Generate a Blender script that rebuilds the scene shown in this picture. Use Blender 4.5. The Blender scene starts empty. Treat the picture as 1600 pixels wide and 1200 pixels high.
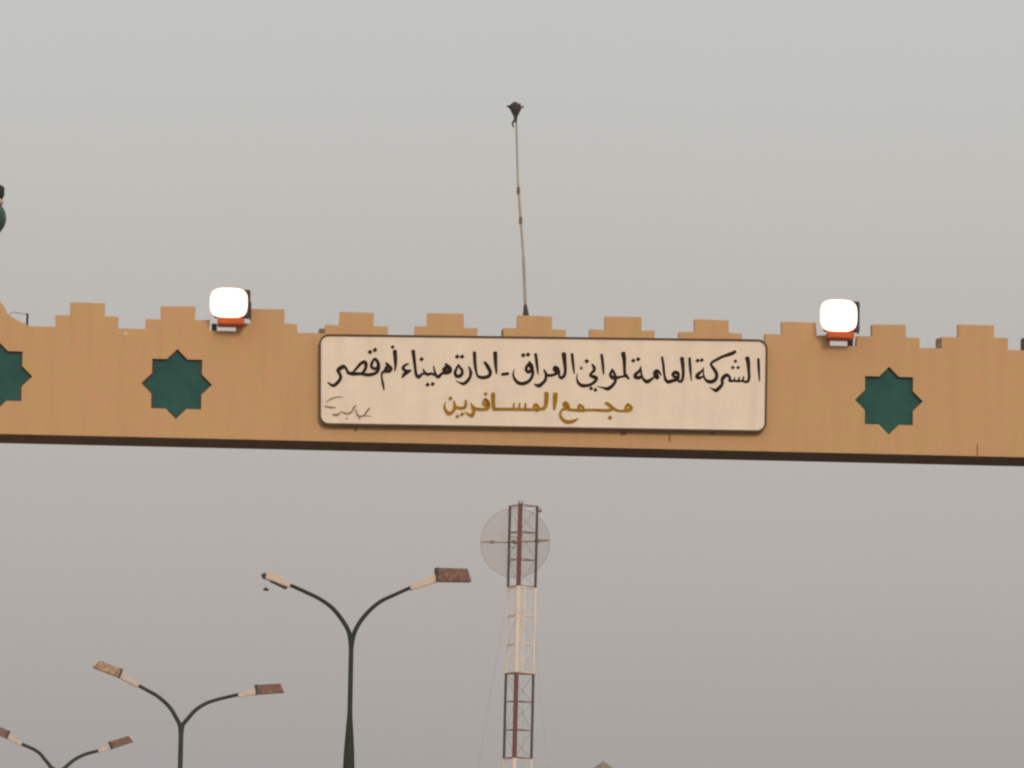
import bpy, bmesh, math, random
from mathutils import Vector, Matrix, noise
R = math.radians
random.seed(7)
sc = bpy.context.scene
COL = sc.collection

# ------------------------------------------------------------------ camera
F = 7200.0; PITCH = R(7.0); ROLL = R(0.93); CH = 1.6
fwd = Vector((0, math.cos(PITCH), math.sin(PITCH)))
r0 = Vector((1, 0, 0)); u0 = Vector((0, -math.sin(PITCH), math.cos(PITCH)))
rt = r0 * math.cos(ROLL) + u0 * math.sin(ROLL)
up = u0 * math.cos(ROLL) - r0 * math.sin(ROLL)
CAMP = Vector((0, 0, CH))
cam = bpy.data.cameras.new("camera"); cam.sensor_width = 36; cam.lens = F / 1600 * 36
cam.clip_start = 0.5; cam.clip_end = 6000
co = bpy.data.objects.new("camera", cam); COL.objects.link(co)
m = Matrix((rt, up, -fwd)).transposed().to_4x4(); m.translation = CAMP
co.matrix_world = m
sc.camera = co

# ------------------------------------------------------------------ world
W = bpy.data.worlds.new("World"); sc.world = W; W.use_nodes = True
nt = W.node_tree; nt.nodes.clear(); N = nt.nodes.new; L = nt.links.new
SUN_EL = R(24); SUN_AZ = R(165)      # low veiled sun behind the camera
out = N('ShaderNodeOutputWorld'); mixs = N('ShaderNodeAddShader')
sky = N('ShaderNodeTexSky'); sky.sky_type = 'NISHITA'; sky.sun_disc = False
sky.sun_elevation = SUN_EL; sky.sun_rotation = SUN_AZ; sky.dust_density = 6; sky.air_density = 1.5
bg1 = N('ShaderNodeBackground'); bg1.inputs[1].default_value = 0.006
tc = N('ShaderNodeTexCoord'); sep = N('ShaderNodeSeparateXYZ'); L(tc.outputs['Generated'], sep.inputs[0])
ramp = N('ShaderNodeValToRGB'); e = ramp.color_ramp.elements
def lin(c): 
    c /= 255; return c / 12.92 if c < .04045 else ((c + .055) / 1.055) ** 2.4
def L3(r, g, b): return (lin(r), lin(g), lin(b), 1)
stops = [(-0.02, L3(118, 104, 90)), (0.0, L3(156, 152, 149)), (0.038, L3(165, 161, 159)), (0.085, L3(179, 174, 171)), (0.13, L3(186, 181, 177)),
         (0.165, L3(192, 190, 186)), (0.21, L3(196, 197, 194)), (0.6, L3(212, 213, 212))]
e[0].position = 0; e[0].color = stops[0][1]; e[1].position = 1; e[1].color = stops[-1][1]
rng = 0.62
for p, c in stops[1:-1]:
    k = e.new((p + 0.02) / rng); k.color = c
mp = N('ShaderNodeMapRange'); mp.inputs[1].default_value = -0.02; mp.inputs[2].default_value = 0.6
L(sep.outputs[2], mp.inputs[0])
# faint unevenness of the dust cloud
nz = N('ShaderNodeTexNoise'); nz.inputs['Scale'].default_value = 9; nz.inputs['Detail'].default_value = 3
L(tc.outputs['Generated'], nz.inputs[0])
ad = N('ShaderNodeMath'); ad.operation = 'MULTIPLY_ADD'; ad.inputs[1].default_value = 0.02; L(nz.outputs[0], ad.inputs[0])
sb = N('ShaderNodeMath'); sb.operation = 'SUBTRACT'; sb.inputs[1].default_value = 0.01
L(mp.outputs[0], sb.inputs[0]); L(sb.outputs[0], ad.inputs[2]); L(ad.outputs[0], ramp.inputs[0])
bg2 = N('ShaderNodeBackground'); bg2.inputs[1].default_value = 0.985
L(ramp.outputs[0], bg2.inputs[0]); L(sky.outputs[0], bg1.inputs[0])
L(bg1.outputs[0], mixs.inputs[0]); L(bg2.outputs[0], mixs.inputs[1]); L(mixs.outputs[0], out.inputs[0])

sd = bpy.data.lights.new("sun", 'SUN'); sd.energy = 1.35; sd.angle = R(14); sd.color = (1, .86, .70)
so = bpy.data.objects.new("sun", sd); COL.objects.link(so)
# nishita: rotation 0 = +Y, clockwise seen from above
sdir = Vector((math.sin(SUN_AZ) * math.cos(SUN_EL), math.cos(SUN_AZ) * math.cos(SUN_EL), math.sin(SUN_EL)))
so.rotation_euler = sdir.to_track_quat('Z', 'Y').to_euler()

sc.view_settings.view_transform = 'Standard'; sc.view_settings.look = 'None'
sc.view_settings.exposure = 0.0; sc.view_settings.gamma = 1
sc.cycles.pixel_filter_type = 'BLACKMAN_HARRIS'; sc.cycles.filter_width = 2.3
sc.cycles.volume_bounces = 1; sc.cycles.sample_clamp_indirect = 6

# ------------------------------------------------------------------ materials
def mat(name, col, rough=.8, metal=0, var=.12, scale=3.0, col2=None, bump=0, spec=.3, grime=0, detail=6):
    M = bpy.data.materials.new(name); M.use_nodes = True
    n = M.node_tree; b = n.nodes['Principled BSDF']
    b.inputs['Roughness'].default_value = rough; b.inputs['Metallic'].default_value = metal
    b.inputs['Specular IOR Level'].default_value = spec
    g = n.nodes.new('ShaderNodeNewGeometry')
    t = n.nodes.new('ShaderNodeTexNoise'); t.inputs['Scale'].default_value = scale; t.inputs['Detail'].default_value = detail
    t.inputs['Roughness'].default_value = .65
    n.links.new(g.outputs['Position'], t.inputs['Vector'])
    cr = n.nodes.new('ShaderNodeValToRGB')
    cr.color_ramp.elements[0].position = .3; cr.color_ramp.elements[1].position = .7
    lo = tuple(c * (1 - var) for c in col); hi = col2 or tuple(min(1, c * (1 + var)) for c in col)
    cr.color_ramp.elements[0].color = (*lo, 1); cr.color_ramp.elements[1].color = (*hi, 1)
    n.links.new(t.outputs[0], cr.inputs[0])
    last = cr.outputs[0]
    if grime:
        mpn = n.nodes.new('ShaderNodeMapping'); mpn.inputs['Scale'].default_value = (7, 7, .5)
        n.links.new(g.outputs['Position'], mpn.inputs[0])
        t2 = n.nodes.new('ShaderNodeTexNoise'); t2.inputs['Scale'].default_value = 1; t2.inputs['Detail'].default_value = 5
        n.links.new(mpn.outputs[0], t2.inputs['Vector'])
        c2 = n.nodes.new('ShaderNodeValToRGB'); c2.color_ramp.elements[0].position = .45; c2.color_ramp.elements[1].position = .8
        c2.color_ramp.elements[0].color = (1, 1, 1, 1); c2.color_ramp.elements[1].color = (1 - grime, 1 - grime * 1.1, 1 - grime * 1.2, 1)
        n.links.new(t2.outputs[0], c2.inputs[0])
        mx = n.nodes.new('ShaderNodeMix'); mx.data_type = 'RGBA'; mx.blend_type = 'MULTIPLY'; mx.inputs[0].default_value = 1
        n.links.new(last, mx.inputs[6]); n.links.new(c2.outputs[0], mx.inputs[7]); last = mx.outputs[2]
    n.links.new(last, b.inputs['Base Color'])
    if bump:
        bp = n.nodes.new('ShaderNodeBump'); bp.inputs['Strength'].default_value = bump; bp.inputs['Distance'].default_value = .02
        t3 = n.nodes.new('ShaderNodeTexNoise'); t3.inputs['Scale'].default_value = scale * 6; t3.inputs['Detail'].default_value = 6
        n.links.new(g.outputs['Position'], t3.inputs['Vector'])
        n.links.new(t3.outputs[0], bp.inputs['Height']); n.links.new(bp.outputs[0], b.inputs['Normal'])
    return M
ochre = mat('ochre_plaster', (.575, .378, .156), .9, var=.0, scale=5.5, col2=(.625, .336, .192), bump=.3, grime=.07, detail=9)
ochre_edge = ochre
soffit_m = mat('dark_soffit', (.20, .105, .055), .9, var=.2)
green = mat('green_tile', (.025, .096, .086), .7, var=.18, scale=4, spec=.08)
panel_m = mat('cream_board', (.87, .73, .60), .7, var=.05, scale=3.2, grime=.09, bump=.15)
frame_m = mat('brown_frame', (.10, .045, .018), .6, var=.2)
black_ink = mat('brown_black_paint', (.026, .012, .006), .8, var=.3, scale=20, spec=.05)
gold_ink = mat('gold_paint', (.36, .18, .006), .8, var=.3, scale=16, spec=.05)
sign_ink = mat('faded_ink', (.30, .215, .12), .7, var=.3, scale=20)
dkmetal = mat('dark_metal', (.05, .04, .035), .6, var=.3)
spillor = mat('bracket_spill_orange', (.60, .10, .010), .6, var=.2)  # orange floodlight spill is put into the bracket's base colour
polem = mat('dark_green_pole', (.026, .035, .020), .7, spec=.12, var=.25, scale=6)
paintw = mat('pinkish_housing', (.66, .50, .42), .5, var=.08, scale=7, grime=.1)
lensm = mat('brown_lens', (.17, .07, .04), .5, var=.55, scale=11, col2=(.30, .15, .10), spec=.3)
lensp = mat('pale_amber_lens', (.34, .17, .07), .5, var=.5, scale=7, col2=(.62, .40, .26), spec=.3)  # lighter amber version, used on one lens
flagp = mat('grey_pipe', (.42, .35, .29), .6, var=.2, scale=4)
redm = mat('red_mast_paint', (.15, .028, .018), .7, var=.3, scale=2)
whm = mat('white_mast_paint', (.80, .66, .57), .7, var=.08, scale=2)
legm = mat('dark_red_leg_paint', (.075, .030, .023), .7, var=.3, scale=2)
dishm = mat('dish_wire', (.45, .33, .26), .7, var=.1)
cablem = mat('steel_cable', (.30, .27, .25), .6, var=.1)
concm = mat('weathered_concrete', (.22, .155, .115), .9, var=.3, scale=10)
stainm = mat('rust_stain', (.30, .14, .055), .9, var=.25, scale=20)
palem = mat('pale_chip', (.75, .55, .38), .9, var=.1)
asph = mat('asphalt', (.05, .048, .045), .9, var=.25, scale=2)
sandm = mat('sandy_ground', (.30, .23, .16), .95, var=.2, scale=.3)
kerbm = mat('kerb_concrete', (.35, .33, .30), .9, var=.15)
whitem = mat('road_paint', (.7, .7, .66), .8, var=.1)
roofm = mat('beige_roof_sheet', (.25, .205, .155), .8, var=.12)
roofd = mat('grey_cabin', (.22, .21, .19), .8, var=.15)
greenball = mat('green_glazed', (.03, .075, .06), .45, var=.2)
pinkm = mat('pink_collar', (.6, .40, .32), .6, var=.1)
def emis(name, col, s):
    M = bpy.data.materials.new(name); M.use_nodes = True; b = M.node_tree.nodes['Principled BSDF']
    b.inputs['Base Color'].default_value = (.9, .9, .9, 1)
    b.inputs['Emission Color'].default_value = (*col, 1); b.inputs['Emission Strength'].default_value = s
    return M
halom = emis('orange_halo_glow', (1, .30, .12), .7)  # orange halo round the lit glass, imitated by emission
glowm = emis('lit_floodlight_glass', (1, .82, .70), 7)
edgem = emis('warm_edge_glow', (1, .60, .42), 1.25)  # warm falloff at the glass edge, imitated by emission

# ------------------------------------------------------------------ mesh helpers
def link(name, bm, M, parent=None, loc=None, smooth=False):
    me = bpy.data.meshes.new(name); bmesh.ops.recalc_face_normals(bm, faces=bm.faces)
    if smooth:
        for f in bm.faces: f.smooth = True
    bm.to_mesh(me); bm.free(); me.materials.append(M)
    o = bpy.data.objects.new(name, me); COL.objects.link(o)
    if loc is not None: o.location = loc
    if parent: o.parent = parent
    return o
def empty(name, loc, rz, label, cat, group=None):
    o = bpy.data.objects.new(name, None); COL.objects.link(o); o.empty_display_size = .3
    o.location = loc; o.rotation_euler = (0, 0, rz); o['label'] = label; o['category'] = cat
    if group: o['group'] = group
    return o
def tag(o, label, cat, group=None):
    o['label'] = label; o['category'] = cat
    if group: o['group'] = group
    return o
def box(bm, x0, x1, y0, y1, z0, z1, bev=0):
    vs = [bm.verts.new((x, y, z)) for x in (x0, x1) for y in (y0, y1) for z in (z0, z1)]
    fs = [bm.faces.new([vs[i] for i in f]) for f in ((0, 1, 3, 2), (4, 6, 7, 5), (0, 4, 5, 1), (2, 3, 7, 6), (0, 2, 6, 4), (1, 5, 7, 3))]
    if bev:
        ed = {e for f in fs for e in f.edges}
        bmesh.ops.bevel(bm, geom=list(ed), offset=bev, segments=2, affect='EDGES')
    return bm
def tube(bm, pts, rad, n=10, cap=True):
    pts = [Vector(p) for p in pts]
    if not hasattr(rad, '__len__'): rad = [rad] * len(pts)
    rings = []; ref = None
    for i, p in enumerate(pts):
        t = (pts[min(i + 1, len(pts) - 1)] - pts[max(i - 1, 0)]).normalized()
        if ref is None:
            ref = Vector((0, 1, 0)) if abs(t.y) < .9 else Vector((1, 0, 0))
        a = (ref - t * ref.dot(t)).normalized(); b = t.cross(a); ref = a
        rings.append([bm.verts.new(p + (a * math.cos(2 * math.pi * k / n) + b * math.sin(2 * math.pi * k / n)) * rad[i]) for k in range(n)])
    for A, B in zip(rings, rings[1:]):
        for k in range(n): bm.faces.new((A[k], A[(k + 1) % n], B[(k + 1) % n], B[k]))
    if cap: bm.faces.new(rings[0]); bm.faces.new(rings[-1])
    return bm
def prism(bm, loops, y0, y1):
    """outline(s) in (x,z), first the outer, the rest holes, from y0 (front) to y1"""
    ed = []; rings = []
    for lp in loops:
        vs = [bm.verts.new((x, y0, z)) for x, z in lp]; rings.append(vs)
        for i in range(len(vs)): ed.append(bm.edges.new((vs[i], vs[(i + 1) % len(vs)])))
    g = bmesh.ops.triangle_fill(bm, use_beauty=True, edges=ed)
    ff = [f for f in g['geom'] if isinstance(f, bmesh.types.BMFace)]
    mp_ = {}
    for vs in rings:
        bs = [bm.verts.new((v.co.x, y1, v.co.z)) for v in vs]
        for a, b in zip(vs, bs): mp_[a] = b
        for i in range(len(vs)):
            j = (i + 1) % len(vs); bm.faces.new((vs[i], vs[j], bs[j], bs[i]))
    for f in ff: bm.faces.new([mp_[v] for v in f.verts][::-1])
    return bm
def smoothpts(P, n=8):
    if len(P) < 3: return P
    Q = [P[0]] + list(P) + [P[-1]]; o = []
    for i in range(1, len(Q) - 2):
        for k in range(n):
            t = k / n
            o.append(tuple(.5 * (2 * Q[i][j] + (Q[i + 1][j] - Q[i - 1][j]) * t + (2 * Q[i - 1][j] - 5 * Q[i][j] + 4 * Q[i + 1][j] - Q[i + 2][j]) * t * t
                     + (3 * Q[i][j] - Q[i - 1][j] - 3 * Q[i + 1][j] + Q[i + 2][j]) * t ** 3) for j in range(len(P[0]))))
    o.append(tuple(P[-1])); return o

# photo measurements -> place on a plane standing in the world
def ray(px, py): return (fwd * F + rt * (px - 800) + up * (600 - py)).normalized()
def at(px, py, depth):
    d = ray(px, py); return CAMP + d * (depth / d.y)
YAW = R(3.5)
gx = Vector((math.cos(YAW), math.sin(YAW), 0)); gy = Vector((-math.sin(YAW), math.cos(YAW), 0))
GO = Vector((0, 60, 0))
def g(px, py, off=0):
    """gate-local (x, z) of a spot measured on the wall face (off metres in front of it)"""
    d = ray(px, py); t = (GO - gy * off - CAMP).dot(gy) / d.dot(gy); p = CAMP + d * t - GO
    return p.dot(gx), p.z
PXM = 1 / 120.0

# ------------------------------------------------------------------ ground and road
def sheet(name, M, x0, x1, y0, y1, z, rz=0, kind='structure'):
    bm = bmesh.new(); c, s = math.cos(rz), math.sin(rz)
    vs = [bm.verts.new((x * c - y * s, x * s + y * c, z)) for x, y in ((x0, y0), (x1, y0), (x1, y1), (x0, y1))]
    bm.faces.new(vs); o = link(name, bm, M); o['kind'] = kind; return o
sheet('ground', sandm, -3000, 3000, -1500, 3000, 0)
RD = R(9.4)
def along(s, t):   # point s metres across, t metres along the lamp row
    base = at(547, 1000, 104); b = Vector((base.x, base.y, 0))
    return b + Vector((math.cos(RD), math.sin(RD), 0)) * s + Vector((-math.sin(RD), math.cos(RD), 0)) * t
def strip(name, M, s0, s1, t0, t1, z0, z1=None):
    bm = bmesh.new()
    P = [along(s0, t0), along(s1, t0), along(s1, t1), along(s0, t1)]
    if z1 is None:
        bm.faces.new([bm.verts.new((p.x, p.y, z0)) for p in P])
    else:
        lo = [bm.verts.new((p.x, p.y, z0)) for p in P]; hi = [bm.verts.new((p.x, p.y, z1)) for p in P]
        bm.faces.new(hi)
        for i in range(4): bm.faces.new((lo[i], lo[(i + 1) % 4], hi[(i + 1) % 4], hi[i]))
    return bm
o = link('road', strip('', 0, -9, 9, -140, 420, .004), asph); o['kind'] = 'structure'
bm = bmesh.new()
for sgn in (-1, 1):
    for k in range(50):
        P = [along(sgn * 4.8 - .07, -130 + k * 9), along(sgn * 4.8 + .07, -130 + k * 9), along(sgn * 4.8 + .07, -127 + k * 9), along(sgn * 4.8 - .07, -127 + k * 9)]
        bm.faces.new([bm.verts.new((p.x, p.y, .008)) for p in P])
o = link('road_markings', bm, whitem); o['kind'] = 'structure'
o = link('median_kerb', strip('', 0, -.9, .9, -35, 300, 0.0, .14), kerbm); o['kind'] = 'structure'

# ------------------------------------------------------------------ gate beam
gate = empty('gate_wall', GO, YAW, 'ochre battlemented gate beam with green eight-pointed stars spanning the road', 'gate')
ZB = g(800, 696)[1]; ZT = g(800, 528)[1]
XL, XR = g(-330, 600)[0], g(1960, 600)[0]
TH = 1.14; MT = .15
def star(cx, cz, r, n=8):
    ri = r * .7654; o = []
    for k in range(16):
        a = math.pi / 2 + k * math.pi / 8; rr = r if k % 2 == 0 else ri
        o.append((cx + rr * math.cos(a), cz + rr * math.sin(a)))
    return o
stars = [(-5, 587, .462), (276, 600, .462), (1389, 626, .452), (1672, 640, .452)]
holes = []
for px, py, r in stars:
    x, z = g(px, py); holes.append(star(x, z, r))
# outline of the wall face; at the far left it climbs in a broken slope to a pinnacle
l = lambda px, py: g(px, py)
xa = l(46, 512)
outer = [(XL, ZB), (XR, ZB), (XR, ZT), (xa[0], ZT)]
for q in ((28, 501), (12, 491), (7, 480), (1, 472), (-12, 466), (-12, 452), (-42, 451), (-42, 466), (-62, 467), (-62, 490), (-84, 491), (-84, 511)):
    outer.append(l(*q))
outer[-1] = (outer[-1][0], ZT); outer.append((XL, ZT))
link('wall_face', prism(bmesh.new(), [outer] + holes, 0, .09), ochre, gate)
bm = bmesh.new(); box(bm, XL, XR, .09, TH, ZB + .02, ZT - .003); link('wall_core', bm, ochre, gate)
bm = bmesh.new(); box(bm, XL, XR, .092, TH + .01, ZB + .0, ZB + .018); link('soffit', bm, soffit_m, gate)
for h in holes:
    cx = sum(p[0] for p in h) / 16; cz = sum(p[1] for p in h) / 16
    prism(bmr := bmesh.new(), [star(cx, cz, .470), star(cx, cz, .437)], .046, .0545); link('star_edge_shade', bmr, frame_m, gate)  # dark ring paints in the shade along the recess edge
    s = star(cx, cz, .45); bm = bmesh.new(); prism(bm, [s], .055, .089)
    # green panel set back behind the dark ring
    link('star_panel', bm, green, gate)
# merlons: upper l/r, lower l/r, top y, step y (measured on the wall face)
MER = [(110, 163, 87, 185, 473, 493), (250, 305, 227, 328, 479, 499), (391, 445, 369, 465, 483, 505), (530, 584, 508, 606, 488, 509),
       (668, 724, 648, 746, 490, 511), (808, 862, 787, 884, 494, 514), (946, 1002, 922, 1023, 495, 516), (1085, 1139, 1061, 1160, 500, 520),
       (1222, 1275, 1196, 1297, 503, 523), (1362, 1415, 1338, 1437, 507, 527), (1498, 1554, 1472, 1575, 507, 527), (1637, 1690, 1611, 1712, 512, 531)]
for ul, ur, ll, lr, ty, sy in MER:
    xs = [g(p, sy)[0] for p in (ul, ur, ll, lr)]
    zt_, zs_ = g((ul + ur) / 2, ty)[1], g((ul + ur) / 2, sy)[1]
    a, b, c, d = xs; j = lambda: random.uniform(-.008, .008)
    lp = [(c, ZT), (d, ZT), (d + j(), zs_ + j()), (b + j(), zs_ + j()), (b + j(), zt_ + j()), (a + j(), zt_ + j()), (a + j(), zs_ + j()), (c + j(), zs_ + j())]
    link('merlon', prism(bmesh.new(), [lp], 0, MT), ochre, gate)
for px0, px1, ya, yb, M in ((784, 793, 514, 527, concm), (1464, 1473.5, 528, 545, concm), (1597, 1611, 528, 545, dkmetal), (498, 510, 513, 520, concm)):
    x0, x1 = g(px0, yb)[0], g(px1, yb)[0]; bm = bmesh.new()
    box(bm, x0, x1, .012, MT - .02, ZT - .002 + .003, g((px0 + px1) / 2, ya)[1], .01); link('junction_box', bm, M, gate)
# stains, crack and chipped spot on the plaster
def blot(name, px, py, w, h, M, irr=.35):
    cx, cz = g(px, py); bm = bmesh.new(); vs = []
    for k in range(14):
        a = 2 * math.pi * k / 14; q = 1 + random.uniform(-irr, irr)
        vs.append((cx + w * PXM / 2 * q * math.cos(a), cz + h * PXM / 2 * q * math.sin(a)))
    prism(bm, [vs], -.002, .001); return link(name, bm, M, gate)
blot('stain', 974, 677, 12, 8, stainm); blot('stain', 1046, 684, 3, 14, stainm); blot('stain', 1113, 677, 6, 4, stainm)
blot('stain', 1527, 703, 2.2, 24, stainm, .15); blot('stain', 556, 671, 5, 6, stainm)
blot('paint_chip', 197, 521, 8, 5.5, palem)
# carrying piers, just out of the picture on both sides
for sgn, (x0, x1) in enumerate(((g(-330, 600)[0], g(-130, 600)[0]), (g(1790, 600)[0], g(1960, 600)[0]))):
    bm = bmesh.new(); box(bm, x0 + .02, x1 - .02, .03, TH - .03, 0, ZB - .004); box(bm, x0 - .15, x1 + .15, -.15, TH + .15, 0, .9)
    link('pier', bm, ochre, gate)

# finial on the pinnacle (only its edge enters the picture)
fx, fz = g(-27, 451); fp = GO + gx * fx + gy * .08
fin = empty('finial', (fp.x, fp.y, fz), YAW, 'dark green bulbous finial with a pink collar at the left edge above the gate beam', 'finial')
def lathe(bm, prof, n=20):
    rr = []
    for r_, z_ in prof: rr.append([bm.verts.new((r_ * math.cos(2 * math.pi * k / n), r_ * math.sin(2 * math.pi * k / n), z_)) for k in range(n)])
    for A, B in zip(rr, rr[1:]):
        for k in range(n): bm.faces.new((A[k], A[(k + 1) % n], B[(k + 1) % n], B[k]))
    bm.faces.new(rr[0]); bm.faces.new(rr[-1]); return bm
Zp = lambda py: (451 - py) * PXM
link('stem', lathe(bmesh.new(), [(.07, 0), (.07, Zp(372)), (.11, Zp(366))]), pinkm, fin, smooth=True)
link('bulb', lathe(bmesh.new(), [(.11, Zp(366)), (.20, Zp(360)), (.255, Zp(350)), (.277, Zp(340)), (.265, Zp(328)), (.235, Zp(321)), (.215, Zp(318))]), greenball, fin, smooth=True)
link('collar', lathe(bmesh.new(), [(.21, Zp(317.9)), (.235, Zp(312)), (.21, Zp(307))]), pinkm, fin, smooth=True)
link('cap', lathe(bmesh.new(), [(.22, Zp(306.9)), (.242, Zp(300)), (.240, Zp(288)), (.17, Zp(283)), (.02, Zp(262))]), polem, fin, smooth=True)
# little bent post with a wire beside the broken slope
px, pz = g(42, 511); pp = GO + gx * px + gy * .06
bk = empty('metal_post', (pp.x, pp.y, ZT), YAW, 'short thin metal post with a wire at the broken left slope of the gate beam', 'post')
h = (511 - 490) * PXM
link('post', tube(bmesh.new(), [(0, 0, -.03), (0, 0, h)], .015, 8), dkmetal, bk)
link('wire', tube(bmesh.new(), [(0, 0, h - .01), (-.1, 0, h + .0), (-.2, 0, h + .015), (-.27, 0, h - .05)], .006, 6), cablem, bk)

# ------------------------------------------------------------------ sign board
SOFF = .09
so_ = GO - gy * SOFF
sgn = empty('sign_board', GO - gy * .0 + Vector((0, 0, 0)), YAW, 'wide cream sign board with rounded corners and painted Arabic writing on the gate beam', 'sign')
def gs(px, py, off=SOFF): return g(px, py, off)
def rrect(TL, TR, BR, BL, r, n=6):
    P = [TL, TR, BR, BL]; o = []
    for i in range(4):
        p = Vector(P[i]); a = (Vector(P[i - 1]) - p).normalized(); b = (Vector(P[(i + 1) % 4]) - p).normalized()
        c = p + (a + b) * r
        for k in range(n + 1):
            t = k / n * math.pi / 2
            o.append(tuple(c - b * r * math.cos(t) - a * r * math.sin(t)))
    return o
TL, TR, BR, BL = (501.5, 525), (1196.5, 533.5), (1194.5, 672.5), (501.5, 661)
loc_ = lambda lst, off: [g(x, y, off) for x, y in lst]
ro = loc_(rrect((TL[0] - 2.6, TL[1] - 3), (TR[0] + 3, TR[1] - 3), (BR[0] + 3, BR[1] + 3.2), (BL[0] - 2.6, BL[1] + 3.2), 15), SOFF)
ri = loc_(rrect(TL, TR, BR, BL, 12), SOFF)
link('frame', prism(bmesh.new(), [ro, ri], -SOFF - .012, -.006), frame_m, sgn)
link('panel', prism(bmesh.new(), [ri], -SOFF, -.008), panel_m, sgn)
# spacer bars between the board and the wall
for px in (560, 850, 1140):
    x = g(px, 600)[0]; link('mounting_bar', box(bmesh.new(), x - .04, x + .04, -.0078, -.0005, g(px, 650)[1], g(px, 560)[1]), dkmetal, sgn)
ORG = {'A': (500, 530), 'B': (660, 530), 'C': (840, 530), 'D': (1010, 530)}
cnt = [0]
def ribbon(bm, o, P, sw=1.0):
    ox, oy = ORG[o]; P = smoothpts([tuple(map(float, p)) for p in P], 7)
    k = cnt[0]; cnt[0] += 1; y = -SOFF - .0012 - .00012 * k
    pts = []; ws = []
    for X, Y, w in P:
        pts.append(Vector(gs(ox + X / 8, oy + Y / 8))); ws.append(max(w, 5) * sw / 8 * PXM / 2)
    L_, R_ = [], []
    for i, p in enumerate(pts):
        t = pts[min(i + 1, len(pts) - 1)] - pts[max(i - 1, 0)]
        t = t.normalized() if t.length > 1e-9 else Vector((1, 0)); n_ = Vector((-t.y, t.x))
        L_.append(p + n_ * ws[i]); R_.append(p - n_ * ws[i])
    F_ = [bm.verts.new((p.x, y, p.y)) for p in L_]; G_ = [bm.verts.new((p.x, y, p.y)) for p in R_]
    for i in range(len(pts) - 1):
        try: bm.faces.new((F_[i], F_[i + 1], G_[i + 1], G_[i]))
        except ValueError: pass
    # rounded pen ends
    for end, i, i2 in ((0, 0, 1), (1, -1, -2)):
        t = (pts[i] - pts[i2]).normalized(); n_ = Vector((-t.y, t.x)); fan = []
        for q in range(7):
            a = -math.pi / 2 + math.pi * q / 6
            p = pts[i] + (t * math.cos(a) * .8 + n_ * math.sin(a)) * ws[i]; fan.append(bm.verts.new((p.x, y - .00004, p.y)))
        bm.faces.new(fan)
def dots(bm, o, X, Y, s=44, n=1, dx=48, dy=0):
    ox, oy = ORG[o]
    for q in range(n):
        cx, cz = gs(ox + (X + q * dx) / 8, oy + (Y + q * dy) / 8); r = s / 8 * PXM * .66; y = -SOFF - .0012 - .00012 * cnt[0]; cnt[0] += 1
        bm.faces.new([bm.verts.new((cx + r * a, y, cz + r * b)) for a, b in ((1, .1), (-.05, 1), (-1, -.1), (.05, -1))])
bm = bmesh.new(); rb = lambda o, P: ribbon(bm, o, P, 1.14)
# line one, right to left
rb('D', [(1400, 250, 30), (1403, 330, 32), (1408, 430, 26), (1414, 525, 14)])
rb('D', [(1260, 238, 52), (1272, 290, 46), (1280, 400, 34), (1283, 480, 34), (1266, 528, 32), (1230, 535, 28)])
rb('D', [(1240, 532, 28), (1190, 522, 26), (1140, 525, 28), (1090, 520, 28), (1050, 525, 28), (1025, 505, 20)])
rb('D', [(1214, 468, 16), (1208, 520, 24)]); rb('D', [(1160, 478, 16), (1152, 520, 24)]); rb('D', [(1105, 480, 14), (1095, 520, 22)])
dots(bm, 'D', 1113, 275, 40); dots(bm, 'D', 1080, 355, 40, 2, 66)
rb('D', [(1055, 525, 24), (1040, 475, 30), (1005, 448, 40), (965, 475, 44), (945, 520, 36), (950, 555, 34), (918, 600, 40), (872, 640, 42), (830, 625, 22), (790, 606, 8)])
rb('D', [(1110, 155, 34), (1060, 182, 42), (960, 215, 34), (880, 255, 32), (828, 285, 30), (808, 315, 28), (835, 360, 36), (868, 410, 40), (880, 455, 38), (862, 505, 40), (820, 530, 44), (770, 528, 40), (732, 495, 26), (715, 440, 18), (712, 355, 10)])
rb('D', [(714, 360, 12), (692, 400, 26), (652, 432, 38), (632, 468, 44), (665, 485, 36), (705, 468, 22), (722, 485, 18)])
dots(bm, 'D', 640, 268, 46, 2, 52, -6)
rb('D', [(540, 238, 30), (546, 340, 32), (553, 430, 24), (562, 515, 14)])
rb('D', [(445, 240, 48), (455, 330, 40), (460, 430, 34), (452, 495, 34), (430, 528, 34), (398, 520, 26), (402, 470, 28)])
rb('D', [(402, 480, 28), (395, 430, 40), (360, 415, 42), (330, 440, 34), (350, 470, 34), (392, 478, 36), (375, 505, 36), (320, 522, 40), (275, 532, 44), (242, 510, 34), (224, 440, 28), (212, 330, 30), (196, 228, 28)])
rb('C', [(1545, 450, 14), (1510, 405, 36), (1485, 400, 44), (1470, 430, 54), (1495, 480, 52), (1462, 470, 26), (1425, 500, 30), (1370, 530, 46), (1325, 502, 32), (1300, 450, 26), (1290, 340, 12)])
rb('C', [(1290, 350, 14), (1268, 402, 32), (1228, 436, 38), (1222, 470, 44), (1265, 482, 40), (1298, 462, 28), (1308, 478, 20)])
dots(bm, 'C', 1195, 268, 46, 2, 62, -18)
rb('C', [(1070, 178, 52), (1082, 250, 44), (1086, 340, 34), (1090, 430, 34), (1112, 462, 36), (1138, 492, 26)])
rb('C', [(1135, 485, 26), (1095, 462, 26), (1045, 470, 26), (985, 482, 38), (935, 478, 46), (908, 445, 32), (925, 400, 30), (938, 372, 18)])
rb('C', [(936, 385, 24), (960, 430, 32), (976, 490, 34), (962, 545, 34), (922, 592, 38), (872, 620, 42), (815, 606, 20), (745, 588, 8)])
rb('C', [(800, 195, 32), (812, 290, 32), (820, 370, 28), (824, 440, 14)])
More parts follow.
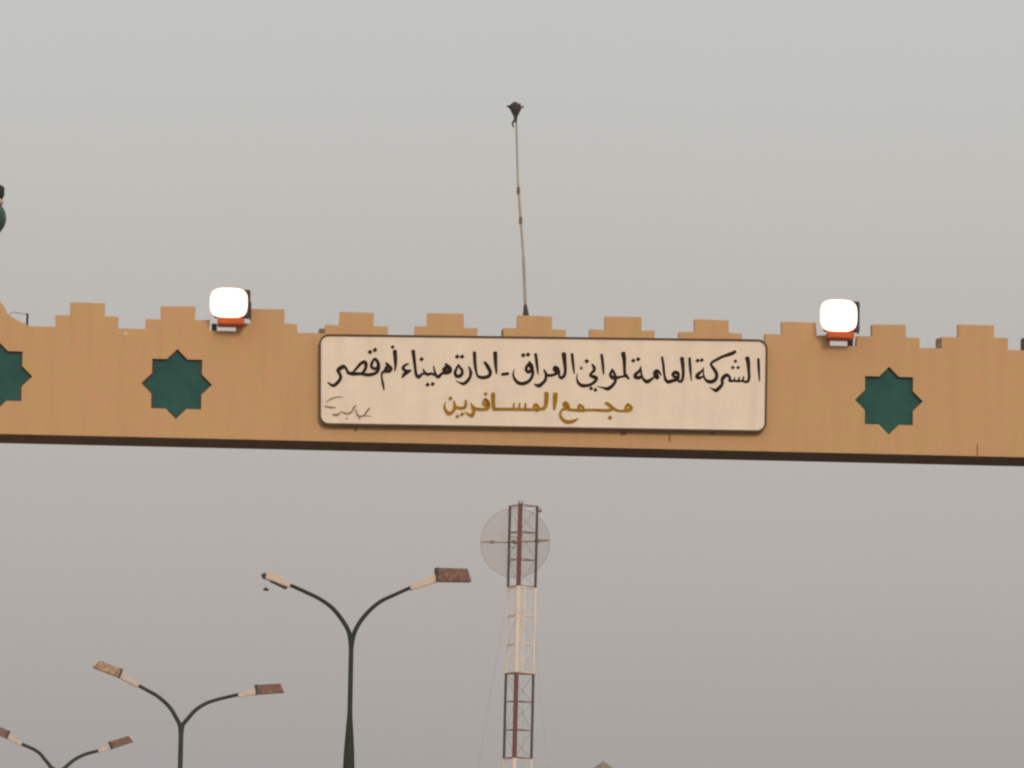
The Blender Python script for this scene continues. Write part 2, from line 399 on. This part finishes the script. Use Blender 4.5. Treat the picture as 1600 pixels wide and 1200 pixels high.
dots(bm, 'C', 614, 275, 48); dots(bm, 'C', 545, 362, 34)
rb('C', [(682, 318, 22), (706, 352, 36), (704, 392, 34), (668, 430, 30), (660, 455, 30), (700, 470, 42), (735, 488, 40), (705, 540, 34), (640, 574, 34), (562, 580, 40), (512, 548, 32), (490, 490, 18), (498, 430, 8)])
dots(bm, 'C', 668, 615, 44, 2, 54, 18)
rb('C', [(430, 185, 30), (440, 280, 32), (450, 370, 24), (458, 430, 12)])
rb('C', [(328, 185, 52), (338, 290, 42), (346, 380, 34), (336, 445, 34), (300, 482, 38), (272, 465, 26), (270, 420, 26)])
rb('C', [(272, 430, 26), (255, 375, 36), (220, 352, 40), (206, 380, 32), (240, 410, 42), (228, 432, 34), (170, 452, 32), (125, 448, 32), (98, 425, 26), (80, 380, 16)])
rb('C', [(80, 382, 18), (104, 435, 30), (98, 505, 34), (55, 556, 38), (12, 582, 42), (-40, 562, 16)])
rb('B', [(1415, 188, 34), (1430, 300, 32), (1438, 370, 26), (1446, 440, 12)])
dots(bm, 'B', 1260, 200, 48, 2, 60, -8)
rb('B', [(1335, 285, 26), (1365, 335, 40), (1366, 385, 40), (1320, 408, 38), (1296, 372, 34), (1325, 318, 34), (1362, 360, 38), (1380, 430, 34), (1345, 510, 34), (1275, 552, 40), (1205, 548, 38), (1155, 500, 30), (1135, 440, 20), (1148, 378, 8)])
rb('B', [(1000, 440, 34), (1070, 430, 34)])
rb('B', [(910, 172, 46), (914, 280, 40), (920, 360, 30), (926, 430, 14)])
rb('B', [(780, 288, 30), (818, 345, 42), (848, 410, 40), (832, 458, 38), (765, 480, 38), (705, 468, 34), (682, 438, 24), (660, 330, 34), (650, 168, 38)])
rb('B', [(580, 345, 16), (604, 405, 34), (596, 470, 34), (562, 522, 36), (515, 556, 36), (460, 540, 16), (418, 520, 6)])
rb('B', [(452, 318, 20), (425, 370, 28), (408, 425, 34), (435, 465, 40), (485, 448, 38), (498, 395, 32), (470, 350, 26), (448, 320, 20)])
dots(bm, 'B', 435, 218, 48, 2, 60, 0)
rb('B', [(290, 310, 24), (335, 358, 50), (342, 395, 50), (300, 412, 52), (270, 380, 44), (300, 350, 40)])
rb('B', [(300, 420, 40), (245, 428, 30), (200, 470, 40), (165, 440, 28), (140, 340, 14)])
rb('A', [(1430, 445, 26), (1390, 430, 28), (1345, 440, 34), (1310, 415, 28), (1288, 375, 14)])
rb('A', [(1300, 430, 26), (1270, 440, 28), (1235, 470, 42), (1202, 440, 34), (1188, 340, 32), (1165, 150, 42)])
dots(bm, 'A', 1270, 250, 46); dots(bm, 'A', 1345, 568, 44, 2, 64, -8)
rb('A', [(1105, 308, 18), (1062, 326, 28), (1038, 362, 34), (1072, 395, 32), (1132, 392, 24)])
rb('A', [(1128, 396, 24), (1070, 425, 42), (1028, 475, 20)])
rb('A', [(935, 150, 46), (942, 240, 42), (944, 320, 30), (936, 395, 14)]); dots(bm, 'A', 908, 98, 40)
rb('A', [(828, 298, 24), (850, 330, 42), (885, 368, 42), (860, 400, 40), (820, 378, 36), (840, 345, 36)])
rb('A', [(860, 402, 36), (808, 402, 34), (776, 425, 24), (772, 480, 20), (788, 560, 26), (800, 635, 12)])
dots(bm, 'A', 625, 160, 48, 2, 62, -26)
rb('A', [(685, 242, 24), (724, 290, 34), (726, 345, 36), (685, 370, 34), (645, 345, 32), (650, 295, 32), (690, 245, 26), (728, 300, 32), (732, 370, 32), (700, 420, 34), (610, 445, 38), (510, 432, 32), (410, 432, 42), (345, 418, 30)])
rb('A', [(400, 425, 20), (450, 372, 28), (510, 305, 34), (560, 285, 38), (575, 325, 38), (560, 385, 34), (525, 425, 30)])
rb('A', [(352, 420, 26), (318, 355, 30), (285, 345, 46), (228, 385, 44), (245, 430, 34), (258, 480, 34), (220, 542, 38), (165, 578, 34), (98, 542, 12)])
lt = link('black_lettering', bm, black_ink, sgn)
# line two in gold
bm = bmesh.new()
rb('C', [(1130, 812, 28), (1168, 860, 40), (1135, 888, 38), (1098, 862, 30), (1128, 815, 28)])
rb('C', [(1150, 895, 26), (1080, 897, 26), (1010, 893, 26), (950, 868, 32), (880, 812, 38), (845, 800, 22)])
rb('C', [(965, 862, 26), (905, 885, 34), (840, 890, 32), (700, 884, 28), (600, 886, 28), (550, 892, 30), (470, 886, 30), (390, 880, 32)])
rb('C', [(575, 885, 28), (562, 845, 30), (525, 828, 34), (512, 862, 30), (540, 895, 28)])
rb('C', [(395, 880, 30), (378, 825, 36), (345, 798, 42), (328, 825, 34), (368, 850, 38), (345, 872, 30), (302, 885, 26), (282, 945, 26), (310, 1000, 34), (372, 1034, 40), (450, 1022, 34), (508, 992, 10)])
dots(bm, 'C', 905, 980, 46)
rb('C', [(222, 688, 52), (216, 780, 46), (208, 880, 20)])
rb('B', [(1550, 678, 50), (1548, 780, 44), (1532, 848, 40), (1490, 872, 34), (1400, 880, 30), (1200, 876, 32), (1000, 874, 32), (890, 872, 36)])
rb('B', [(1465, 872, 28), (1420, 818, 34), (1392, 850, 30), (1428, 892, 30), (1450, 880, 26)])
for X in (1290, 1215, 1145): rb('B', [(X, 800, 18), (X - 6, 865, 26)])
rb('B', [(884, 685, 46), (884, 780, 44), (890, 865, 38)])
rb('B', [(785, 745, 26), (820, 790, 40), (805, 828, 38), (765, 808, 30), (785, 755, 30), (828, 810, 34), (818, 865, 34), (750, 878, 32), (665, 868, 34), (625, 838, 28), (608, 800, 14)])
dots(bm, 'B', 790, 684, 40)
rb('B', [(622, 850, 28), (642, 895, 36), (618, 955, 40), (565, 932, 22), (525, 908, 8)])
rb('B', [(542, 768, 24), (538, 835, 34), (500, 862, 34), (442, 856, 34), (406, 838, 28), (398, 780, 18)])
rb('B', [(395, 778, 20), (404, 850, 34), (382, 902, 36), (330, 928, 42), (288, 885, 30), (274, 832, 20), (292, 785, 8)])
dots(bm, 'B', 352, 740, 42); dots(bm, 'B', 438, 965, 42, 2, 58, -26)
link('gold_lettering', bm, gold_ink, sgn)
bm = bmesh.new(); rbs = lambda P: ribbon(bm, 'A', P, .75)
rbs([(290, 722, 8), (200, 725, 18), (125, 752, 20), (75, 792, 10)]); rbs([(58, 838, 18), (120, 850, 26), (195, 856, 18)])
rbs([(160, 935, 20), (200, 948, 38), (240, 930, 26), (272, 905, 12), (300, 920, 22), (350, 930, 28), (400, 902, 26), (425, 855, 34), (450, 828, 18)])
rbs([(450, 880, 16), (475, 955, 26), (545, 955, 24), (590, 895, 32), (625, 858, 20)]); rbs([(560, 955, 12), (640, 962, 8)])
rbs([(478, 955, 16), (500, 1012, 8)]); dots(bm, 'A', 335, 992, 20)
link('signature', bm, sign_ink, sgn)

# ------------------------------------------------------------------ floodlights
def flood(name, cx, cy, w, h, postx, basey, label, tilt):
    x, z = g(cx, cy, .25); zb = ZT
    base = GO - gy * 0 + gx * g(postx, basey)[0] + gy * .1
    t = empty('floodlight', (base.x, base.y, zb), YAW, label, 'floodlight', 'lit floodlights on top of the gate beam')
    px_ = g(postx, basey)[0]; dx = x - px_; dz = z - zb
    W_, H_ = w * PXM * .48, h * PXM * .49
    bm = bmesh.new(); box(bm, -.035, .035, -.03, .03, -.02, dz - H_ - .04); link('post', bm, dkmetal, t)
    bm = bmesh.new()
    box(bm, dx - W_ * .62, dx + W_ * .86, -.37, -.02, dz - H_ - .085, dz - H_ - .004, .008)
    link('bracket', bm, spillor, t)
    # housing: shallow tapered box open to the front
    bm = bmesh.new(); q = []
    for (sx, y, s) in ((1.0, -.34, 1.0), (1.0, -.26, 1.0), (.7, -.06, .62)):
        q.append([bm.verts.new((dx + .04 + a * W_ * sx, y, dz + b * H_ * s)) for a, b in ((-1, -1), (1, -1), (1, 1), (-1, 1))])
    for A, B in zip(q, q[1:]):
        for k in range(4): bm.faces.new((A[k], A[(k + 1) % 4], B[(k + 1) % 4], B[k]))
    bm.faces.new(q[0]); bm.faces.new(q[-1]); bmesh.ops.recalc_face_normals(bm, faces=bm.faces)
    bmesh.ops.bevel(bm, geom=list(bm.edges), offset=.012, segments=2, affect='EDGES')
    hs = link('housing', bm, dkmetal, t)
    bm = bmesh.new(); rr = []
    for s, y in ((.90, -.352), (.88, -.37), (.7, -.395), (.35, -.41)):
        ring = []
        for k in range(32):
            a = 2 * math.pi * k / 32; c, s_ = math.cos(a), math.sin(a)
            ex = 2 / 3.5
            ring.append(bm.verts.new((dx - .005 + W_ * 1.0 * s * math.copysign(abs(c) ** ex, c), y, dz + .006 + H_ * 1.0 * s * math.copysign(abs(s_) ** ex, s_))))
        rr.append(ring)
    for A, B in zip(rr, rr[1:]):
        for k in range(32): bm.faces.new((A[k], A[(k + 1) % 32], B[(k + 1) % 32], B[k]))
    bm.faces.new(rr[-1]); bm.faces.new(rr[0]); link('glass', bm, glowm, t, smooth=True)
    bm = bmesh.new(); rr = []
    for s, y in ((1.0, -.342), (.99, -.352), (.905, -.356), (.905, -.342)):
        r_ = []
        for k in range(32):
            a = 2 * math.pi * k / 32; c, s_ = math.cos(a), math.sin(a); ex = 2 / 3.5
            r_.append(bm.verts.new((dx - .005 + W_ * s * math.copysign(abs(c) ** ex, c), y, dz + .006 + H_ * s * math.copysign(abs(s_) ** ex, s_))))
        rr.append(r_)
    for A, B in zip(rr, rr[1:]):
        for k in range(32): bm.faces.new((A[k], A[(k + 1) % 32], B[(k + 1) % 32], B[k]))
    link('edge_glow_ring', bm, edgem, t)  # ring added to imitate the warm edge of the glare
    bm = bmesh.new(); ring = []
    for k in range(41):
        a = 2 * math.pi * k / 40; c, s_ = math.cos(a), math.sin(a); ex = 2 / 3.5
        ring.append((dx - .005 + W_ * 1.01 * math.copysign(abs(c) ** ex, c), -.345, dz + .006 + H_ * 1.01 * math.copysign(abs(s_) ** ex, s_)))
    link('halo_ring', tube(bm, ring, .012, 6, cap=False), halom, t)  # glowing ring added for the halo round the glass
    xx = dx + W_ * 1.06 + .03
    link('yoke', tube(bmesh.new(), [(xx, -.16, dz + .05), (xx, -.16, dz - H_ - .0)], .012, 6), dkmetal, t)
flood('f', 358, 474, 59, 46, 334.5, 520, 'lit floodlight standing in a notch of the gate beam above the left green star', 0)
flood('f', 1311, 494, 59, 50, 1330, 543, 'lit floodlight standing in a notch of the gate beam right of the sign', 0)

# ------------------------------------------------------------------ leaning pole above the sign
bx, bz = g(822, 494); tx, tz = g(806, 183)
pb = GO + gx * bx + gy * .07
fl = empty('rooftop_pole', (pb.x, pb.y, g(835, 494)[1]), YAW, 'tall thin grey pole leaning left above the sign with a dark fitting on its tip', 'pole')
DX, DZ = tx - bx, tz - bz
seg = [(0, .020), (.3, .020), (.302, .017), (.68, .017), (.682, .014), (1.0, .013)]
link('pole', tube(bmesh.new(), [(DX * t + .012 * math.sin(t * 7), 0, DZ * t) for t, _ in seg], [r for _, r in seg], 10), flagp, fl)
link('base_collar', tube(bmesh.new(), [(0, 0, -.01), (0, 0, .06), (-.01, 0, .16)], [.05, .036, .022], 10), dkmetal, fl)
for t in (.48, .63): link('coupling', tube(bmesh.new(), [(DX * t + .012 * math.sin(t * 7), 0, DZ * t - .04), (DX * t + .012 * math.sin(t * 7), 0, DZ * t + .05)], .023, 8), concm, fl)
s = PXM
hd = link('funnel_cap', tube(bmesh.new(), [(DX, 0, DZ - .06), (DX, 0, DZ + .02), (DX, 0, DZ + 13 * s), (DX - 1 * s, 0, DZ + 20 * s), (DX, 0, DZ + 25 * s)], [.018, .028, .072, .078, .03], 12), dkmetal, fl)
rustprong = mat('rusty_prong', (.24, .10, .05), .7, var=.2)
link('prong', tube(bmesh.new(), [(DX - 4 * s, 0, DZ + 13 * s), (DX - 9 * s, 0, DZ + 17 * s), (DX - 14 * s, 0, DZ + 19 * s)], [.022, .022, .01], 8), dkmetal, fl)
link('prong', tube(bmesh.new(), [(DX + 1 * s, .0, DZ + 14 * s), (DX + 8 * s, 0, DZ + 17 * s), (DX + 13 * s, 0, DZ + 19 * s)], [.03, .022, .008], 8), rustprong, fl)
link('prong', tube(bmesh.new(), [(DX, .02, DZ + 14 * s), (DX + 5 * s, .02, DZ + 20 * s), (DX + 8 * s, .02, DZ + 24 * s)], [.02, .02, .008], 8), rustprong, fl)
link('prong', tube(bmesh.new(), [(DX - 1 * s, -.03, DZ - 2 * s), (DX - 5 * s, -.03, DZ - 9 * s), (DX - 3 * s, -.02, DZ - 16 * s)], [.008, .014, .008], 8), dkmetal, fl)

# ------------------------------------------------------------------ street lamps
ZGRP = 'double-armed street lamps in a row'
def street_lamp(vx, vy, depth, arms, flare, label, broken=False):
    v = at(vx, vy, depth); S = depth / F / math.cos(PITCH) / 1.0   # metres per photo pixel there
    t = empty('street_lamp', (v.x, v.y, .14), RD, label, 'street lamp', ZGRP)
    Z = v.z - .14; r = 3.8 * S
    if flare: prof = [(0, 11 * S), (Z - 215 * S, 9.6 * S), (Z - 175 * S, 8.2 * S), (Z - 118 * S, 4.2 * S), (Z - 112 * S, r * 1.02), (Z - 2 * S, r)]
    else: prof = [(0, 11 * S), (Z * .55, 8 * S), (Z * .75, r * 1.05), (Z - 2 * S, r)]
    link('pole', tube(bmesh.new(), [(0, 0, z) for z, _ in prof], [q for _, q in prof], 14), polem, t, smooth=True)
    rl = lambda p: (p[0] * S * .5 * 2, 0, Z - p[1] * S)
    for A in arms:
        pts = smoothpts([(0, 14, 0)] + [(x, y, 0) for x, y in A['arm']], 5)
        n = len(pts)
        link('arm', tube(bmesh.new(), [(x * S, 0, Z - y * S) for x, y, _ in pts], [S * (3.8 - 1.0 * i / n) * A.get('k', 1) for i in range(n)], 10), polem, t, smooth=True)
        (ax, ay), (bx_, by_) = A['hous']; hw = A['hw']
        def slab(bm, p, q, w0, w1, dep, sk=0, bev=.02):
            p = Vector((p[0] * S, -p[1] * S)); q = Vector((q[0] * S, -q[1] * S)); dd = (q - p).normalized(); nn = Vector((-dd.y, dd.x))
            sg = 1 if dd.x > 0 else -1; vs = []
            if nn.y < 0: nn = -nn
            for y in (-dep, dep):
                for c, w, s_ in ((p, w0, 0), (q, w1, sk * S)):
                    vs.append(bm.verts.new((c.x + nn.x * w * S, y, Z + c.y + nn.y * w * S)))
                    vs.append(bm.verts.new((c.x - nn.x * w * S + dd.x * s_, y, Z + c.y - nn.y * w * S + dd.y * s_)))
            for f in ((0, 1, 3, 2), (4, 6, 7, 5), (0, 4, 5, 1), (2, 3, 7, 6), (0, 2, 6, 4), (1, 5, 7, 3)): bm.faces.new([vs[i] for i in f])
            bmesh.ops.recalc_face_normals(bm, faces=bm.faces)
            bmesh.ops.bevel(bm, geom=list(bm.edges), offset=bev * .7, segments=2, affect='EDGES')
            return bm
        h = link('lamp_housing', slab(bmesh.new(), (ax, ay), (bx_, by_), hw * .62, hw, .11), paintw, t)
        if 'lens' in A:
            (cx, cy), (ex, ey) = A['lens']; lw = A['lw']
            k = link('lens', slab(bmesh.new(), (cx, cy), (ex, ey), lw, lw * .97, .15, A.get('sk', 5)), lensp if A.get('pale') else lensm, h)
            dx_, dy_ = ex - cx, ey - cy; l_ = math.hypot(dx_, dy_); dx_ /= l_; dy_ /= l_
            link('lens_rim', slab(bmesh.new(), (cx - dx_ * 3.2, cy - dy_ * 3.2), (cx - dx_ * .0, cy - dy_ * .0), lw * 1.04, lw * 1.04, .155, 0, .006), dkmetal, h)
            bm = slab(bmesh.new(), (ex + dx_ * .5, ey + dy_ * .5), (ex + dx_ * 3, ey + dy_ * 3), lw * .8, lw * .7, .12, 4, .006)
            link('end_clip', bm, paintw, h)
        if 'cap' in A:
            (cx, cy), (ex, ey) = A['cap']
            link('end_cap', slab(bmesh.new(), (cx, cy), (ex, ey), 4.6, 4.2, .09, 0, .01), dkmetal, h)
        if 'under' in A:
            (cx, cy), (ex, ey) = A['under']
            link('open_tray', slab(bmesh.new(), (cx, cy), (ex, ey), 1.4, 1.4, .1, 0, .005), dkmetal, h)
        if 'dangle' in A:
            x, y = A['dangle']; bm = bmesh.new()
            tube(bm, [(x * S - .07, -.02, Z - y * S), (x * S - .02, .0, Z - y * S + .02), (x * S + .05, .02, Z - y * S)], [.02, .045, .02], 8)
            tube(bm, [(x * S, 0, Z - y * S), (x * S - .03, 0, Z - (y - 9) * S)], .004, 5)
            link('hanging_part', bm, dkmetal, h)
    return t
street_lamp(549, 998, 104, [
    dict(arm=[(-4, -10), (-16, -30), (-31, -47), (-50, -60), (-74, -71), (-101, -82)], hous=((-98, -80), (-135, -95)), hw=6.3,
         cap=((-135.5, -95), (-141, -92)), under=((-103, -75), (-128, -86)), dangle=(-134, -72)),
    dict(arm=[(4, -8), (14, -28), (29, -46), (46, -60), (68, -71), (93, -83)], hous=((90, -81), (131, -98)), hw=6.5,
         lens=((133, -103), (179, -103.5)), lw=10.6, sk=7)], True,
    'nearest double-armed street lamp, its left head missing the brown cover')
street_lamp(283, 1139, 147, [
    dict(arm=[(-2, -5), (-7, -15), (-18.5, -33), (-36, -48.5), (-53, -58), (-71, -67)], hous=((-68, -65), (-98, -82)), hw=5.2,
         pale=1, lens=((-98, -84), (-132, -96)), lw=7.0, sk=5, k=.95),
    dict(arm=[(2, -5), (7, -12.5), (22, -30), (39, -41), (59, -48), (90, -56)], hous=((87, -54), (115, -61)), hw=5,
         lens=((117, -63.5), (153, -66.5)), lw=7.6, sk=5, k=.95)], False,
    'double-armed street lamp with both brown-covered heads whole, middle one of its row')
street_lamp(91, 1206, 187, [
    dict(arm=[(-3, -1), (-10.5, -6), (-19, -16), (-33.5, -31), (-60, -42.5)], hous=((-58, -41), (-80, -54)), hw=4.3,
         lens=((-81, -56), (-108, -67)), lw=6.2, sk=4, k=.9),
    dict(arm=[(3, -1), (9.6, -6), (24, -19), (41, -28), (63, -34.5)], hous=((61, -33), (80, -40)), hw=4,
         lens=((81, -43), (109, -52.5)), lw=6.0, sk=4, k=.9)], False,
    'farthest double-armed street lamp, cut off by the lower left corner')

# ------------------------------------------------------------------ lattice mast
MD = 300.0; MS = MD / F / math.cos(PITCH)
mtop = at(816.5, 790, MD); mast = empty('lattice_mast', (mtop.x - mtop.z * math.tan(R(.45)), mtop.y, 0), 0,
        'tall red and white three-legged lattice mast behind the gate beam', 'mast')
ZM = mtop.z
mast.rotation_euler = (0, R(.45), 0)
def zpx(py): return ZM - (py - 790) * MS
TH0 = R(22)
LR = 24.8 * MS
def leg_xy(k): a = TH0 + k * 2 * math.pi / 3; return LR * math.cos(a), LR * math.sin(a)
LEGR = 1.75 * MS
def section(zb, zt, M, name, gap=.0, step=44, dr=.42, legr=LEGR*1.2, ph=0):
    s_ = link(name, (lambda bm: bm)(tube(bmesh.new(), [(*leg_xy(0), zb), (*leg_xy(0), zt)], legr, 8)), M if M is whm else legm, mast)
    for k in (1, 2): link('leg', tube(bmesh.new(), [(*leg_xy(k), zb), (*leg_xy(k), zt)], legr * (1.7 if k == 2 else 1), 8), M if M is whm or k == 2 else legm, mast)
    s_.name = 'leg'
    bm = bmesh.new(); n = max(1, round((zt - zb) / (step * MS))); hh = (zt - zb) / n
    for i in range(n + 1):
        z = zb + i * hh
        z = min(max(z, zb + .04), zt - .04)
        for k in range(3):
            a, b = leg_xy(k), leg_xy((k + 1) % 3)
            tube(bm, [(*a, z), (*b, z)], dr * MS * 1.15, 6)
            if i < n:
                z2 = z + hh * .5
                if i % 2 == k % 2: tube(bm, [(*a, z), (*b, z + hh)], dr * MS * .40, 5)
                else: tube(bm, [(*b, z), (*a, z + hh)], dr * MS * .40, 5)
    link('bracing', bm, M, mast)
zs = [zpx(789), zpx(917), zpx(1051), zpx(1183)]
section(zs[1], zs[0], redm, 'leg', dr=.62)
section(zs[2], zs[1] - .002, whm, 'leg', dr=1.05, legr=LEGR * 1.25)
section(zs[3], zs[2] - .002, redm, 'leg', dr=.62)
z = zs[3] - .002; alt = True
while z > .5:
    z2 = max(0, z - 132 * MS); section(z2, z, whm if alt else redm, 'leg', dr=.5); alt = not alt; z = z2 - .002
# cable ladder beside the middle leg
lx, ly = leg_xy(2)
def lad(z0, z1, M, w=.0):
    bm = bmesh.new(); xs = (-.10, .10) if not w else (.06, .06 + w)
    for o_ in xs: tube(bm, [(lx + o_, ly - .12, z0), (lx + o_, ly - .12, z1)], .038, 6)
    zz = z0 + .2
    while zz < z1 - .1: tube(bm, [(lx + xs[0], ly - .12, zz), (lx + xs[1], ly - .12, zz)], .026, 5); zz += .16 if w else .3
    link('cable_ladder', bm, M, mast)
lad(zs[1], zs[0] + .2, redm); lad(zs[2], zs[1] - .002, whm, .34); lad(zs[3], zs[2] - .002, redm)
bm = bmesh.new(); x_, y_ = leg_xy(0); tube(bm, [(x_, y_, zs[0] - .15), (x_ + .28, y_, zs[0] - .22)], .03, 6); box(bm, x_ + .1, x_ + .3, y_ - .06, y_ + .06, zs[0] - .42, zs[0] - .28)
link('lamp_bracket', bm, redm, mast)
for k in range(3):
    a = R((200, 320, 80)[k]); x_, y_ = leg_xy(k); x_, y_ = leg_xy((2, 0, 1)[k]) if False else (LR * math.cos(a), LR * math.sin(a))
    bm = bmesh.new(); tube(bm, [(x_, y_, zpx(950)), (x_ + 3.6 * math.cos(a), y_ + 3.6 * math.sin(a), 0.05)], .008, 5)
    link('guy_wire', bm, cablem, mast)
# grid dish on the mast
dc = at(805, 848, MD + 1.35); RDISH = 54.5 * MS
dish = empty('dish_antenna', dc, R(-6), 'large round see-through wire grid dish antenna behind the top of the mast', 'antenna')
bm = bmesh.new(); nw = 58
para = lambda x, z: .9 * (x * x + z * z) / (RDISH ** 2)
for i in range(nw):
    z = -RDISH + (i + .5) * 2 * RDISH / nw; hx = math.sqrt(max(0, RDISH ** 2 - z * z))
    P = [(hx * (q / 8), -para(hx * q / 8, z) + .9, z) for q in range(-8, 9)]
    tube(bm, P, .0105, 4, cap=False)
o = link('reflector_grid', bm, dishm, dish)
bm = bmesh.new(); tube(bm, [(RDISH * math.cos(2 * math.pi * q / 48), 0, RDISH * math.sin(2 * math.pi * q / 48)) for q in range(49)], .022, 6, cap=False)
link('rim', bm, dishm, dish)
bm = bmesh.new()
for q in range(12):
    a = 2 * math.pi * q / 12
    if q in (0, 6): continue
    tube(bm, [(RDISH * s_ * math.cos(a), .9 - .9 * s_ * s_ + .02, RDISH * s_ * math.sin(a)) for s_ in (.12, .4, .7, 1)], .005, 5)
link('rib', bm, dishm, dish)
frm = mat('dish_boom_paint', (.24, .17, .11), .7, var=.15)
bm = bmesh.new(); tube(bm, [(-RDISH * .96, -.35, .0), (-20 * MS, -.35, -.02 * 1), (20 * MS, -.35, .04), (RDISH * .6, -.35, .10)], .045, 8)
tube(bm, [(RDISH * .58, -.35, .10), (RDISH * .97, -.35, .14)], .062, 8)
box(bm, -RDISH * .96 + .55, -RDISH * .96 + .85, -.45, -.28, -.09, .09, .02)
box(bm, RDISH * .58, RDISH * .72, -.45, -.28, -.02, .22, .02)
tube(bm, [(0, -.35, 0), (0, .9, 0)], .06, 8)
link('support_boom', bm, frm, dish)
bm = bmesh.new(); tube(bm, [(.33 * math.cos(2 * math.pi * q / 24) - .06, -.38, .36 * math.sin(2 * math.pi * q / 24)) for q in range(25)], .035, 6, cap=False)
link('hub_ring', bm, dishm, dish)
bm = bmesh.new(); lathe(bm, [(.02, -.1), (.13, -.07), (.15, .0), (.13, .07), (.02, .1)], 14); o = link('feed_hub', bm, frm, dish); o.rotation_euler = (R(90), 0, 0); o.location = (-.04, -.44, .03)

# ------------------------------------------------------------------ guard hut whose roof tip shows at the lower edge
hp = at(943, 1189, 160)
hut = empty('guard_tower', (hp.x, hp.y, 0), R(33), 'pyramid roof tip of a guard tower low beside the lattice mast', 'guard tower')
H = hp.z; rr = 1.5
bm = bmesh.new(); ap = bm.verts.new((0, 0, H)); c = [bm.verts.new((a * rr, b * rr, H - 1.5)) for a, b in ((-1, -1), (1, -1), (1, 1), (-1, 1))]
for k in range(4): bm.faces.new((c[k], c[(k + 1) % 4], ap))
bm.faces.new(c); link('roof', bm, roofm, hut)
bm = bmesh.new(); box(bm, -1.15, 1.15, -1.15, 1.15, H - 3.7, H - 2.6); box(bm, -1.3, 1.3, -1.3, 1.3, H - 3.8, H - 3.702)
for a in (-1, 1):
    for b in (-1, 1): box(bm, a * 1.05 - .06, a * 1.05 + .06, b * 1.05 - .06, b * 1.05 + .06, H - 2.598, H - 1.503)
link('cabin', bm, roofd, hut)
for a in (-1, 1):
    for b in (-1, 1):
        bm = bmesh.new(); tube(bm, [(a * 1.4, b * 1.4, 0), (a * 1.1, b * 1.1, H - 3.802)], .09, 8); link('leg', bm, roofd, hut)

# ------------------------------------------------------------------ dusty air
HAZE = True
if HAZE:
    bm = bmesh.new(); box(bm, -130, 130, -30, 345, -1, 36)
    M = bpy.data.materials.new('dust_haze'); M.use_nodes = True; n = M.node_tree
    n.nodes.remove(n.nodes['Principled BSDF']); v = n.nodes.new('ShaderNodeVolumePrincipled')
    v.inputs['Color'].default_value = (.93, .90, .87, 1); v.inputs['Density'].default_value = .0004; v.inputs['Anisotropy'].default_value = .3
    n.links.new(v.outputs[0], n.nodes['Material Output'].inputs['Volume'])
    o = link('haze', bm, M); o['kind'] = 'stuff'
